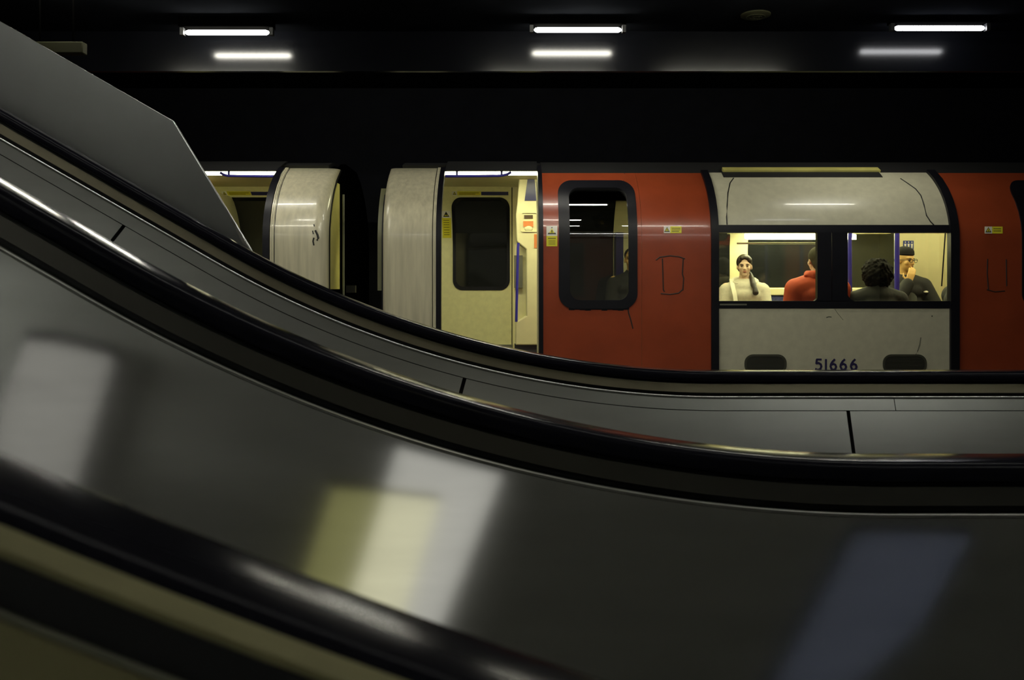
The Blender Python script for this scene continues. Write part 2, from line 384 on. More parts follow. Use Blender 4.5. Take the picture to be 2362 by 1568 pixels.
def line_lights():
    for x in (-4.6, -2.0, 0.6, 3.2):
        batten(x, 1.7, CEIL-0.06, 2.5, 'tubeline', 'long strip light above the escalator handrails', 'escalator line lights')
line_lights()
def hidden_rows():
    for x in (-2.3, 0.52, 3.12):
        batten(x, 7.1, ZC+1.85, 0.9 if x < 3 else 0.7, 'tubeedge', 'strip light behind the bulkhead along the platform edge', 'platform edge strip lights', hang=0.1)
    for x, y in ((-2.6, -0.6), (2.5, -0.7), (-2.75, -2.2), (-2.75, -3.7), (-2.3, -1.35)): trough(x, y)
hidden_rows()
# round loudspeaker in the ceiling, dim sign
def speaker():
    c = W(1743, 70, 5.9); c.z = CEIL-0.002
    r = empty('ceiling_speaker', c, 'round flush ceiling loudspeaker between the middle and right strip lights', 'speaker')
    b = MB(); n = 32
    b.loft([[(c.x+q*math.cos(2*math.pi*k/n), c.y+q*math.sin(2*math.pi*k/n), c.z-h) for k in range(n)] for q, h in ((0.10, 0), (0.10, 0.008), (0.085, 0.016))])
    obj('bezel', b, 'dim', r)
    g = MB()
    for q in (0.02, 0.04, 0.06): g.tube([(c.x+q*math.cos(2*math.pi*k/24), c.y+q*math.sin(2*math.pi*k/24), c.z-0.018) for k in range(25)], 0.004, 6)
    obj('grille', g, 'dim', r)
speaker()
def dim_sign():
    p = W(150, 112, 5.2)
    r = empty('hanging_sign', (p.x, p.y, CEIL), 'dim olive sign box hanging from the ceiling just above the steel barrier', 'sign')
    obj('sign_box', MB().box((p.x-0.22, p.y-0.03, p.z-0.035), (p.x+0.12, p.y+0.03, p.z+0.035)), 'dim', r, bevel=0.006)
    for dx in (-0.15, 0.05): obj('hanger', MB().tube([(p.x+dx, p.y, p.z+0.03), (p.x+dx, p.y, CEIL)], 0.006, 8), 'lampblack', r)
dim_sign()

# ------------------------------------------------------------------ train
Y0, AA, BB, ZS = 7.5, 1.25, 0.84, ZC+0.42
def yprof(z):
    if z <= ZS: return Y0
    t = min(1.0, (z-ZS)/BB); return Y0+AA*(1-math.sqrt(max(0, 1-t*t)))
def nprof(z):
    if z <= ZS: return Vector((0, -1, 0))
    y = yprof(z); v = Vector((0, (y-Y0-AA)/AA**2, (z-ZS)/BB**2)); return v.normalized()
def T(x, z, o=0.0):
    n = nprof(z); return Vector((x, yprof(z), z))+n*o
def TX(px, d=Y0): return (px-CX)*d/F
def TZ(py):
    d = Y0
    for _ in range(12): z = ZC+(HZ-py)*d/F; d = yprof(z)
    return z
def TP(px, py, o=0.0):
    z = TZ(py); return T((px-CX)*yprof(z)/F, z, o)
def zs(z0, z1, n=24):
    return [z0+(z1-z0)*i/n for i in range(n+1)]
def skin(mb, x0, x1, z0, z1, o=0.0, th=0.03, n=24):
    """curved body panel following the side of the car, with thickness"""
    rings = [[T(x0, z, o), T(x1, z, o), T(x1, z, o-th), T(x0, z, o-th)] for z in zs(z0, z1, n)]
    return mb.loft(rings)
def rrect(x0, x1, z0, z1, r, k=8):
    out = []
    for cx, cz, a0 in ((x1-r, z1-r, 0), (x0+r, z1-r, 90), (x0+r, z0+r, 180), (x1-r, z0+r, 270)):
        for i in range(k+1):
            a = math.radians(a0+90*i/k); out.append((cx+r*math.cos(a), cz+r*math.sin(a)))
    # subdivide long sides so that they follow the curve
    full = []
    for i, p in enumerate(out):
        q = out[(i+1) % len(out)]; full.append(p)
        if math.hypot(q[0]-p[0], q[1]-p[1]) > 0.05:
            for j in range(1, 10): full.append((p[0]+(q[0]-p[0])*j/10, p[1]+(q[1]-p[1])*j/10))
    return full
def ring(mb, outer, inner, f, o0, o1):
    """closed frame between two loops with the same number of points; f maps (u,v,offset)"""
    n = len(outer); R = [[f(u, v, o1) for u, v in outer], [f(u, v, o0) for u, v in outer],
                         [f(u, v, o0) for u, v in inner], [f(u, v, o1) for u, v in inner]]
    vs = [p for r in R for p in r]; fs = []
    for a, b in ((0, 1), (1, 2), (2, 3), (3, 0)):
        for j in range(n):
            k = (j+1) % n; fs.append((a*n+j, a*n+k, b*n+k, b*n+j))
    return mb.add(vs, fs)
def fan(mb, loop, f, o0, o1):
    """rounded pane: rows across the loop"""
    z0 = min(v for u, v in loop); z1 = max(v for u, v in loop)
    xs0 = min(u for u, v in loop); xs1 = max(u for u, v in loop)
    def span(z):
        xs = []
        n = len(loop)
        for i in range(n):
            (u0, v0), (u1, v1) = loop[i], loop[(i+1) % n]
            if (v0-z)*(v1-z) <= 0 and abs(v1-v0) > 1e-9: xs.append(u0+(u1-u0)*(z-v0)/(v1-v0))
        return min(xs), max(xs)
    rings = []
    for i in range(41):
        z = z0+(z1-z0)*(0.001+0.998*(0.5-0.5*math.cos(math.pi*i/40)))
        a, b = span(z); rings.append([f(a, z, o0), f(b, z, o0), f(b, z, o1), f(a, z, o1)])
    return mb.loft(rings)
FLOORZ = 0.19
YF = 9.9              # inner face of the far side wall
def yfar(z): return 2*(Y0+AA)-yprof(z)-0.10
def FZ(py):
    d = YF
    for _ in range(15): z = ZC+(HZ-py)*d/F; d = yfar(z)
    return z
def FX(px): return (px-CX)*YF/F
def farf(u, v, o): return (u, yfar(v)-o, v)
def farskin(mb, x0, x1, z0, z1, o0=0.0, o1=-0.04, n=60):
    return mb.loft([[farf(x0, z, o0), farf(x1, z, o0), farf(x1, z, o1), farf(x0, z, o1)] for z in zs(z0, z1, n)])
def label_set(parent, px0, px1, py0, py1, f, split, bars, tri=True):
    """printed warning label made of a yellow field, a white field and a triangle sign"""
    def quad(mb, a, b, c, d, o0, o1):
        k = 8 if d-c > 8 else 1
        return mb.loft([[f(a, y, o0), f(b, y, o0), f(b, y, o1), f(a, y, o1)] for y in [c+(d-c)*i/k for i in range(k+1)]])
    me = MB(); quad(me, px0, px1, py0, py1, 0.0005, 0.002)
    root = obj('warning_label', me, 'yellow', parent, smooth=0)
    root.data.materials.append(M['white']); root.data.materials.append(M['ink'])
    vert = (py1-py0) > (px1-px0)
    wq = MB()
    if vert: box = (px0, px1, py0, split)
    else: box = (px0, split, py0, py1)
    parts = [(quad(MB(), box[0], box[1], box[2], box[3], 0.002, 0.0026), 1)]
    cx, cy = (box[0]+box[1])/2, (box[2]+box[3])/2; s = min(box[1]-box[0], box[3]-box[2])*0.40
    def tri_mesh(k, o0, o1):
        p = [(cx-s*k*1.1, cy+s*k*0.85), (cx+s*k*1.1, cy+s*k*0.85), (cx, cy-s*k*1.05)]
        m = MB(); m.add([f(a, b, o0) for a, b in p]+[f(a, b, o1) for a, b in p], [(0,1,2),(5,4,3),(0,3,4,1),(1,4,5,2),(2,5,3,0)]); return m
    parts += [(tri_mesh(1.0, 0.0026, 0.0032), 2), (tri_mesh(0.62, 0.0032, 0.0038), 0)]
    sx = s*0.14
    parts += [(quad(MB(), cx-sx, cx+sx, cy-s*0.15, cy+s*0.25, 0.0038, 0.0042), 2), (quad(MB(), cx-sx, cx+sx, cy+s*0.32, cy+s*0.46, 0.0038, 0.0042), 2)]
    for (a, b, c, d) in bars: parts.append((quad(MB(), a, b, c, d, 0.002, 0.0025), 2))
    vs = [tuple(v.co) for v in root.data.vertices]; fs = [tuple(p.vertices) for p in root.data.polygons]; mi = [0]*len(fs)
    for m, idx in parts:
        o = len(vs); vs += [tuple(p) for p in m.v]; fs += [tuple(i+o for i in q) for q in m.f]; mi += [idx]*len(m.f)
    nm = bpy.data.meshes.new('warning_label'); nm.from_pydata(vs, [], fs)
    for k in ('yellow', 'white', 'ink'): nm.materials.append(M[k])
    nm.polygons.foreach_set('material_index', mi); root.data = nm
    return root
def on_body(px, py, o): return TP(px, py, o)
def on_far(px, py, o): p = W(px, py, YF-0.0); return Vector((p.x, YF-o-0.03, p.z))
def stroke(name, parent, px, r, m, off=0.002, f=TP):
    return obj(name, MB().tube([f(a, b, off-r*0.72) for a, b in px], r, 8), m, parent)

def far_door(root, shift):
    """closed door on the far side seen through the open doorway; shift in photo pixels"""
    def X(px): return FX(px+shift)
    Z = FZ; f = farf
    dr = MB()
    ox0, ox1, oz0, oz1 = X(1000), X(1180), FLOORZ+0.02, Z(417)
    for a, b, c, e in ((ox0, X(1049), oz0, oz1), (X(1172), ox1, oz0, oz1), (X(1049), X(1172), Z(460), oz1), (X(1049), X(1172), oz0, Z(665))):
        farskin(dr, a, b, c, e, 0.03, -0.02)
    for cx, cz, sx, sz in ((X(1049), Z(460), 1, -1), (X(1172), Z(460), -1, -1), (X(1049), Z(665), 1, 1), (X(1172), Z(665), -1, 1)):
        q = [(cx, cz)]+[(cx+sx*0.09*(1-math.sin(a)), cz+sz*0.09*(1-math.cos(a))) for a in [math.pi/2*i/8 for i in range(9)]]
        dr.prism(q, -0.02, 0.03, f)
    door = obj('far_door', dr, 'creamdull', root)
    g = MB(); ring(g, rrect(X(1045), X(1176), Z(669), Z(456), 0.11), rrect(X(1052), X(1169), Z(661), Z(464), 0.09), f, 0.020, 0.042)
    obj('window_gasket', g, 'gasket', door)
    obj('door_glass', fan(MB(), rrect(X(1048), X(1173), Z(666), Z(459), 0.10), f, 0.0, 0.028), 'darkglass', door)
    ff = lambda px, py, o: Vector(farf(X(px), Z(py), 0.03+o))
    label_set(door, 1048, 1112, 442, 451, ff, 1060, [(1064, 1108, 445, 446), (1064, 1100, 448, 449)])
    bn = MB(); farskin(bn, X(1113), X(1173), Z(451), Z(443), 0.034, 0.03, 3); obj('blue_notice', bn, 'bluedark', door)
    label_set(door, 1022, 1042, 487, 549, ff, 503, [(1025, 1038, y, y+1.2) for y in (508, 513, 518, 524, 530, 536, 541)])
    k = MB(); farskin(k, X(1000), X(1185), Z(416), Z(409), 0.035, 0.0, 3); obj('door_pelmet', k, 'cream', root)
    obj('door_track', MB().box((X(1000), YF-0.05, FLOORZ), (X(1183), YF-0.031, ZC+(HZ-794)*YF/F)), 'grey', root)
    return door

def car_interior(root, x0, x1, strips):
    obj('car_floor', MB().box((x0, Y0+0.04, FLOORZ-0.08), (x1, YF+0.05, FLOORZ)), 'floorcar', root)
    c = MB(); zt = ZC+1.09
    pts = [(8.10, zt), (9.42, zt), (9.42, zt+0.02), (8.10, zt+0.02)]
    c.prism(pts, x0, x1, lambda u, v, w: (w, u, v))
    obj('car_ceiling', c, 'cream', root)

def make_right_car():
    x0, x1 = TX(872), 6.4
    root = empty('train_car', (x0, Y0, 0), 'red and grey train car with its door open and passengers behind the windows', 'train car', 'cars of the train')
    zb, zt = ZC-1.25, TZ(388)
    zr = TZ(398)
    # roof and underframe
    r = MB()
    prof = [T(0, z, -0.022) for z in zs(TZ(376), ZC+1.25, 30)]
    prof2 = [Vector((0, 2*(Y0+AA)-p.y, p.z)) for p in reversed(prof)]
    loop = [(p.y, p.z) for p in prof+prof2]
    inn = [(y+(0.03 if y < Y0+AA else -0.03), z-0.03) for y, z in reversed(loop)]
    r.prism(loop+inn, x0+0.12, x1, lambda u, v, w: (w, u, v)); obj('roof', r, 'roof', root)
    obj('underframe', MB().box((x0+0.1, Y0+0.10, -0.55), (x1, YF-0.05, zb)), 'black', root)
    # end panel with rounded corner (bent round the car end)
    def corner(mb, xe, xi, z0, z1, sgn, o=0.0, R=0.09):
        rings = []
        for z in zs(z0, z1, 30):
            row_o, row_i = [], []
            for i in range(9):
                a = math.pi/2*i/8
                x = xe+sgn*R*(1-math.sin(a)); dy = R*(1-math.cos(a))
                p = T(0, z, o); row_o.append(Vector((x, p.y+dy, p.z)))
                row_i.append(Vector((x+sgn*0.02, p.y+dy+0.02, p.z)))
            row_o = row_o[::-1]; row_i = row_i[::-1]
            p = T(xi, z, o); q = T(xi, z, o-0.03)
            rings.append(row_o[::-1][0:0]+[Vector((xi, p.y, p.z))]+row_o[::-1][::1]+row_i[::1]+[Vector((xi, q.y, q.z))])
        return rings
    b = MB()
    rings = []
    R = 0.075
    for z in zs(zb, zt, 30):
        p = T(0, z, 0.0); outer = [Vector((TX(1000), p.y, p.z))]
        inner = [Vector((TX(1000), p.y+0.03, p.z))]
        for i in range(9):
            a = math.pi/2*i/8
            outer.append(Vector((x0+0.03+R*(1-math.sin(a)), p.y+R*(1-math.cos(a)), p.z)))
            inner.append(Vector((x0+0.03+0.03+(R-0.0)*(1-math.sin(a)), p.y+0.03+R*(1-math.cos(a)), p.z)))
        rings.append(outer+inner[::-1])
    b.loft(rings); end = obj('end_panel', b, 'endsilver', root)
    for px, w in ((1000.5, 0.006), (1004, 0.006)):
        k = MB(); skin(k, TX(px)-w, TX(px)+w, zb, zt, 0.008, 0.02); obj('panel_rib', k, 'endsilver', end)
    k = MB(); skin(k, TX(997), TX(998.2), zb, zt, 0.003, 0.02); obj('panel_seam', k, 'gasket', end)
    # corner fairing and its seal beside the gap
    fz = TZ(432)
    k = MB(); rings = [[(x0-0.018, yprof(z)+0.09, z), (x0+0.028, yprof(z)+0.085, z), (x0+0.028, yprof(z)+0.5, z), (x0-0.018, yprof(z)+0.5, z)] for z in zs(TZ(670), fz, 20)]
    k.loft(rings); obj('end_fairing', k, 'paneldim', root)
    k = MB(); skin(k, x0+0.024, x0+0.036, zb, TZ(440), -0.045, 0.05); obj('end_seal', k, 'gasket', root)
    # doorway
    k = MB(); skin(k, TX(1006), TX(1017.5), zb, zt, 0.012, 0.06); obj('door_seal', k, 'gasket', root)
    k = MB(); skin(k, TX(1243), TX(1253), zb, zt, 0.025, 0.10); obj('door_seal', k, 'gasket', root)
    k = MB(); skin(k, TX(1017), TX(1244), TZ(392.5), TZ(372), 0.0, 0.012, 8); obj('door_header', k, 'roof', root)
    k = MB(); skin(k, TX(1017), TX(1244), zb, FLOORZ-0.01, 0.0, 0.05, 6); obj('door_sill', k, 'grey', root)
    # inner reveal of the doorway on the right, pale edge
    k = MB(); skin(k, TX(1240), TX(1244), FLOORZ, TZ(396), -0.10, 0.10); obj('door_reveal', k, 'cream', root)
    # red door leaf, slid open in front of the body
    def tf(u, v, o): return T(u, v, o)
    dz0, dz1 = zb, TZ(399)
    L, Rr = TX(1253), TX(1480)
    wz0, wz1 = TZ(712), TZ(418)
    wx0, wx1 = TX(1289), TX(1470)
    b = MB(); o = 0.0
    ax0, ax1, az0, az1 = wx0+0.055, wx1-0.055, wz0+0.055, wz1-0.05
    skin(b, L, ax0, dz0, dz1, o); skin(b, ax1, Rr, dz0, dz1, o)
    skin(b, ax0, ax1, dz0, az0, o); skin(b, ax0, ax1, az1, dz1, o, n=10)
    door = obj('door_leaf', b, 'red', root)
    g = MB(); ring(g, rrect(wx0, wx1, wz0, wz1, 0.13), rrect(wx0+0.095, wx1-0.075, wz0+0.075, wz1-0.075, 0.09), tf, -0.02, 0.012)
    obj('window_gasket', g, 'gasket', door)
    obj('door_glass', fan(MB(), rrect(wx0+0.07, wx1-0.06, wz0+0.06, wz1-0.06, 0.09), tf, -0.012, -0.004), 'doorpane', door)
    k = MB()
    for i in range(11):
        a = TX(1312+i*12.6); skin(k, a, a+TX(1194)-TX(1181), TZ(714+random.choice((0, 1, 2))), TZ(706), 0.004, 0.01, 2)
    obj('gasket_drip', k, 'gasket', door)
    label_set(door, 1260.5, 1285.5, 521, 568, on_body, 544, [(1264, 1282, 549, 550.5)]+[(1265, 1281, y, y+0.8) for y in (554, 557, 560, 563)])
    stroke('grime_streak', door, [(1448, 708), (1450, 722), (1455, 738), (1460, 758)], 0.007, 'stain')
    stroke('scratch', door, [(1441, 398), (1438, 420)], 0.002, 'stain')
    # red fixed panel
    b = MB(); skin(b, Rr+0.002, TX(1641), dz0, dz1, o); rp = obj('red_panel', b, 'red', root)
    label_set(rp, 1531, 1572, 522, 537.5, on_body, 1546, [(1549, 1569, 526, 527.2), (1549, 1569, 529.5, 530.7), (1549, 1566, 533, 534.2)])
    stroke('grime_outline', rp, [(1513, 600), (1522, 593), (1545, 590), (1566, 592), (1580, 597)], 0.0065, 'stain')
    stroke('grime_outline', rp, [(1528, 596), (1529, 630), (1530, 668), (1533, 673)], 0.0065, 'stain')
    stroke('grime_outline', rp, [(1524, 677), (1545, 679), (1565, 676), (1574, 668)], 0.0065, 'stain')
    stroke('grime_outline', rp, [(1576, 597), (1574, 632), (1577, 642), (1575, 670)], 0.0065, 'stain')
    k = MB(); skin(k, TX(1253), x1, TZ(400), TZ(372), -0.010, 0.02, 8); obj('cant_rail', k, 'roof', root)
    # curved seals each side of the window bay
    for a, c in ((1640, 1657), (2190, 2210)):
        k = MB(); skin(k, TX(a), TX(c), zb, TZ(398), 0.028, 0.07); obj('bay_seal', k, 'gasket', root)
    # grey window bay
    bx0, bx1 = TX(1657), TX(2190)
    k = MB(); skin(k, bx0, bx1, TZ(519), TZ(409), 0.0); up = obj('upper_panel', k, 'silver', root)
    k = MB(); skin(k, TX(1691), TX(2075), TZ(409), TZ(397.5), 0.004, 0.03, 4); obj('gutter', k, 'roof', up)
    k = MB(); skin(k, TX(1640), TX(1691), TZ(409), TZ(398), 0.0, 0.03, 4); obj('shoulder_corner', k, 'silver', up)
    k = MB(); skin(k, TX(2075), TX(2190), TZ(409), TZ(398), 0.0, 0.03, 4); obj('shoulder_corner', k, 'silver', up)
    k = MB(); skin(k, TX(1697), TX(2079), TZ(397.5), TZ(390.5), 0.02, 0.03, 4); obj('roof_rail', k, 'paneolive', up)
    stroke('crack', up, [(1692, 411), (1684, 422), (1679, 445), (1677, 475), (1676, 500), (1677, 518)], 0.0055, 'ink', 0.0045)
    stroke('crack', up, [(2077, 412), (2095, 424), (2112, 436), (2124, 451), (2131, 472), (2137, 497), (2146, 511), (2154, 519)], 0.0055, 'ink', 0.0045)
    low = obj('lower_panel', skin(MB(), bx0, bx1, zb, TZ(709.5), 0.0), 'silver', root)
    # black window frame with two panes
    fr = MB()
    for a, c, e, g_ in ((1655, 2192, 519, 536), (1655, 2192, 694, 711)): skin(fr, TX(a), TX(c), TZ(g_), TZ(e), 0.006, 0.05, 3)
    skin(fr, TX(1885), TX(1917.5), TZ(695), TZ(535), 0.006, 0.05, 3); skin(fr, TX(1919), TX(1955), TZ(695), TZ(535), 0.006, 0.05, 3)
    def corner_fill(cx, cy, sx, sy, r):
        pts = [(cx, cy)]+[(cx+sx*r*(1-math.sin(a)), cy+sy*r*(1-math.cos(a))) for a in [math.pi/2*i/8 for i in range(9)]]
        fr.add([TP(a, b, 0.005) for a, b in pts]+[TP(a, b, -0.04) for a, b in pts], [tuple(range(10)), tuple(range(19, 9, -1))]+[(i, (i+1) % 10, (i+1) % 10+10, i+10) for i in range(10)])
    corner_fill(1886, 695, -1, -1, 13); corner_fill(1954, 695, 1, -1, 22)
    frame = obj('window_frame', fr, 'gasket', root)
    k = MB(); skin(k, TX(1660), TX(1722), TZ(704), TZ(700.5), 0.0075, 0.004, 2); obj('worn_sill', k, 'grey', frame)
    obj('window_pane', skin(MB(), TX(1655), TX(1886), TZ(697), TZ(533), -0.012, 0.006, 3), 'pane', frame)
    obj('window_pane', skin(MB(), TX(1954), TX(2192), TZ(697), TZ(533), -0.012, 0.006, 3), 'pane', frame)
    # vents
    for a, c in ((1717, 1814), (2036, 2137)):
        z1, z0 = TZ(817), TZ(817)-0.17
        v = MB(); X0, X1 = TX(a), TX(c)
        ring(v, rrect(X0, X1, z0, z1, 0.075), rrect(X0+0.018, X1-0.018, z0+0.018, z1-0.018, 0.058), tf, -0.002, 0.008)
        n = 11
        for i in range(n):
            z = z0+0.02+(z1-z0-0.04)*(i+0.5)/n
            ins = 0.02+max(0, 0.05-min(z-z0, z1-z))*0.55
            v.box((X0+ins, Y0-0.006, z-0.003), (X1-ins, Y0+0.002, z+0.002))
        vent = obj('vent', v, 'ventdark', low)
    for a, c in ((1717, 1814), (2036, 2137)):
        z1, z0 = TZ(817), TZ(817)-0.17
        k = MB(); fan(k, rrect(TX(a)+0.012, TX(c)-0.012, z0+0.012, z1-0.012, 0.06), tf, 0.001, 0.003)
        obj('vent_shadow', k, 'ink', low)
    # fleet number
    def digit(ch, px):
        s = {'5': [[(14, 0), (4, 0), (3, 9), (8, 8), (13, 11), (14.5, 16), (12, 22), (6, 24), (1, 22)]],
             '1': [[(5, 0), (5, 24)]],
             '6': [[(11, 0), (6, 5), (2.5, 11), (1.5, 16), (4, 22), (8, 24), (12.5, 22), (14.5, 17), (12.5, 12), (8, 10), (4, 12)]]}[ch]
        for st in s:
            pts = [TP(px+a, 829+b, 0.0) for a, b in st]
            mb = MB()
            for i in range(len(pts)-1):
                p, q = pts[i], pts[i+1]; dv = (q-p).normalized(); nv = Vector((dv.z, 0, -dv.x))*0.0088
                e = dv*0.004
                c = [p-e+nv, q+e+nv, q+e-nv, p-e-nv]
                mb.add([v+Vector((0, -0.003-0.0002*i, 0)) for v in c]+[v+Vector((0, 0.001, 0)) for v in c], [(0,1,2,3),(7,6,5,4),(0,4,5,1),(1,5,6,2),(2,6,7,3),(3,7,4,0)])
            obj('fleet_number', mb, 'navy', low, smooth=0)
    for ch, px in (('5', 1880), ('1', 1900), ('6', 1914), ('6', 1937), ('6', 1961)): digit(ch, px)
    stroke('scuff', low, [(2112, 818), (2117, 808), (2121, 795), (2124, 778)], 0.0045, 'grey')
    stroke('scuff', low, [(1925, 712), (1932, 722), (1945, 738)], 0.002, 'grey')
    stroke('scuff', low, [(1906, 732), (1912, 730), (1918, 731)], 0.006, 'grey')
    obj('rivet', MB().ball(TP(2150, 729, 0.0), 0.006, nu=8, nv=6), 'ink', low)
    # red door beyond the window bay
    b = MB(); skin(b, TX(2210), TX(2620), dz0, dz1, 0.0); rd = obj('red_panel', b, 'red', root)
    label_set(rd, 2271, 2312.5, 522.5, 538.5, on_body, 2288, [(2291, 2309, 527, 528.4), (2291, 2309, 532, 533.4)])
    for st in ([(2278, 597), (2277, 630), (2280, 668)], [(2276, 668), (2295, 673), (2318, 671)], [(2321, 598), (2322, 660)]): stroke('grime_outline', rd, st, 0.006, 'stain')
    g = MB(); ring(g, rrect(TX(2357), TX(2540), wz0, wz1, 0.13), rrect(TX(2357)+0.095, TX(2540)-0.075, wz0+0.075, wz1-0.075, 0.09), tf, -0.02, 0.012)
    obj('window_gasket', g, 'gasket', rd)
    obj('door_glass', fan(MB(), rrect(TX(2357)+0.07, TX(2540)-0.06, wz0+0.06, wz1-0.06, 0.09), tf, 0.001, 0.005), 'darkglass', rd)
    b = MB(); skin(b, TX(2620), x1, zb, dz1, 0.0); obj('side_panel', b, 'silver', root)
    # far side shell
    b = MB(); b.box((x0+0.05, YF+0.05, zb), (x1, YF+0.10, ZC+0.7)); obj('far_shell', b, 'black', root)

    # ---------------- interior
    car_interior(root, x0+0.06, x1, None)
    w = MB()
    top = ZC+1.09
    # far wall strips between and around the dark windows
    wins = [(1275, 1412, 720, 440), (1560, 1681, 661, 535), (1727, 2066, 661, 532), (2110, 2330, 661, 532)]
    edge = FX(1182)
    for a, c, lo, hi in wins:
        farskin(w, edge, FX(a), FLOORZ, top); edge = FX(c)
        farskin(w, FX(a), FX(c), FLOORZ, FZ(lo)); farskin(w, FX(a), FX(c), FZ(hi), top)
    farskin(w, edge, x1, FLOORZ, top)
    farskin(w, x0+0.06, FX(1182), FZ(417), top); farskin(w, x0+0.06, FX(1000), FLOORZ, FZ(417))
    fw = obj('far_wall', w, 'cream', root)
    for a, c, lo, hi in wins:
        obj('far_window', fan(MB(), rrect(FX(a)-0.01, FX(c)+0.01, FZ(lo)-0.01, FZ(hi)+0.01, 0.06), farf, -0.012, 0.004), 'darkglass', fw)
    far_door(root, 0)
    # cove lights: bright strip over the far windows, with dark joints, and one over the near windows
    cl = MB()
    dl = 9.62
    lx = lambda px: (px-CX)*dl/F; lz = lambda py: ZC+(HZ-py)*dl/F
    for a, c in ((1724, 1904), (1908, 1947), (1950, 1975)):
        cl.prism([(dl, lz(552.5)), (dl, lz(541)), (dl+0.12, lz(541)+0.02), (dl+0.12, lz(552.5)+0.02)], lx(a), lx(c), lambda u, v, q: (q, u, v))
    obj('strip_light', cl, 'carlight', root)
    obj('light_cove', MB().box((lx(1690), dl+0.125, lz(541)+0.02), (lx(2066), YF, lz(541)+0.05)), 'cream', root)
    vl = MB(); vl.box((x0+0.1, 8.12, ZC+1.070), (x1-0.1, 8.27, ZC+1.089)); obj('ceiling_light_panel', vl, 'carlight', root)
    vl = MB(); vl.box((TX(1700), 9.1, ZC+1.070), (x1-0.1, 9.3, ZC+1.089)); obj('ceiling_light_panel', vl, 'carlight', root)
    # overhead blue rail in the doorway
    q = lambda px, py: W(px, py, 8.02)
    rail = MB().tube([q(985, 406.5), q(1020, 406.5), q(1150, 405.5), q(1160, 404.5), q(1170, 402), q(1179, 397)], 0.0125, 10)
    rr = obj('grab_rail', rail, 'blue', root)
    for px in (1054, 1157): obj('rail_bracket', MB().tube([q(px, 405), q(px, 394)], 0.011, 8), 'blue', rr)
    # moulded end of the seating bay facing the doorway
    pd = 8.75
    PX = lambda px: (px-CX)*pd/F; PZ = lambda py: ZC+(HZ-py)*pd/F
    b = MB()
    pts = [(1189, 796), (1189, 748), (1192, 742), (1214, 728), (1214, 575), (1192, 557), (1190, 495), (1193, 470), (1197, 412), (1200, 402), (1262, 398), (1262, 796)]
    b.prism([(PX(a), PZ(c)) for a, c in pts], pd, pd+0.30, lambda u, v, q_: (u, q_, v))
    pt = obj('draught_screen', b, 'cream', root, smooth=0, bevel=0.012)
    b = MB(); b.prism([(PX(a), PZ(c)) for a, c in ((1187, 560), (1214, 574), (1240, 574), (1240, 745), (1187, 745))], pd+0.14, pd+0.29, lambda u, v, q_: (u, q_, v))
    obj('recess_back', b, 'cream', pt)
    obj('screen_glass', MB().box((PX(1186), pd+0.10, PZ(664)), (PX(1206), pd+0.13, PZ(588))), 'grey', pt)
    obj('screen_foot', MB().box((PX(1187), pd+0.02, FLOORZ), (PX(1262), pd+0.28, PZ(796))), 'floorcar', pt)
    obj('blue_notice', MB().prism([(PX(a), PZ(c)) for a, c in ((1217, 412), (1233, 412), (1238, 463), (1210, 463))], pd-0.006, pd, lambda u, v, q_: (u, q_, v)), 'bluedark', pt)
    al = MB(); ring(al, rrect(PX(1201), PX(1240), PZ(535), PZ(489), 0.02), rrect(PX(1203.5), PX(1237.5), PZ(532.5), PZ(491.5), 0.015), lambda u, v, o: (u, pd-o, v), 0.0, 0.012)
    ab = obj('alarm_box', al, 'cream', pt)
    obj('alarm_slot', MB().box((PX(1209), pd-0.008, PZ(504)), (PX(1229), pd, PZ(496))), 'slot', pt)
    obj('alarm_label', MB().box((PX(1207), pd-0.010, PZ(523)), (PX(1230), pd, PZ(510))), 'orange', pt)
    ah = MB(); ah.ball((PX(1219), pd-0.004, PZ(527)), (0.042, 0.012, 0.03)); obj('alarm_handle', ah, 'cream', pt)
    obj('red_notice', MB().box((PX(1232), pd-0.006, PZ(572)), (PX(1242), pd, PZ(540))), 'orange', pt)
    qq = lambda px, py: W(px, py, pd-0.05)
    obj('grab_pole', MB().tube([qq(1196, 560), qq(1195, 570), qq(1191, 735), qq(1191, 742)], 0.014, 10), 'blue', pt)
    # cream pillar with dark panel seen through the door glass
    obj('pillar_panel', MB().box((W(1421, 0, 9.7).x, 9.7, FZ(700)), (W(1438, 0, 9.7).x, YF, FZ(538))), 'bluedark', root)
    # end wall of the bay on the right
    sd = 9.05
    SX = lambda px: (px-CX)*sd/F; SZ = lambda py: ZC+(HZ-py)*sd/F
    b = MB(); pr = [(SX(2072), sd), (SX(2110), sd), (SX(2132), sd-0.02), (SX(2140), sd-0.02), (SX(2160), sd-0.06), (SX(2172), sd-0.06), (SX(2182), sd-0.14), (SX(2260), sd-0.20), (SX(2260), sd+0.1), (SX(2072), sd+0.1)]
    b.prism(pr, FLOORZ, ZC+1.0, lambda u, v, q_: (u, v, q_)); bw = obj('bay_end_wall', b, 'cream', root, smooth=0)
    obj('black_trim', MB().tube([W(2181, 530, sd-0.16), W(2172, 660, sd-0.16)], 0.007, 8), 'gasket', bw)
    sg = MB(); sg.box((SX(2083), sd-0.006, SZ(588)), (SX(2107), sd, SZ(555))); sign = obj('blue_sign', sg, mat('blue sign', (0.03, 0.06, 0.26), 0.4), bw)
    fg = MB()
    for px in (2087.5, 2095, 2102.5):
        fg.ball((SX(px), sd-0.008, SZ(558.5)), (0.007, 0.003, 0.007), nu=8, nv=6)
        fg.prism([(SX(px-2.6), SZ(562)), (SX(px+2.6), SZ(562)), (SX(px+1.2), SZ(573)), (SX(px-1.2), SZ(573))], sd-0.009, sd-0.006, lambda u, v, q_: (u, q_, v))
    obj('sign_figure', fg, 'white', bw)
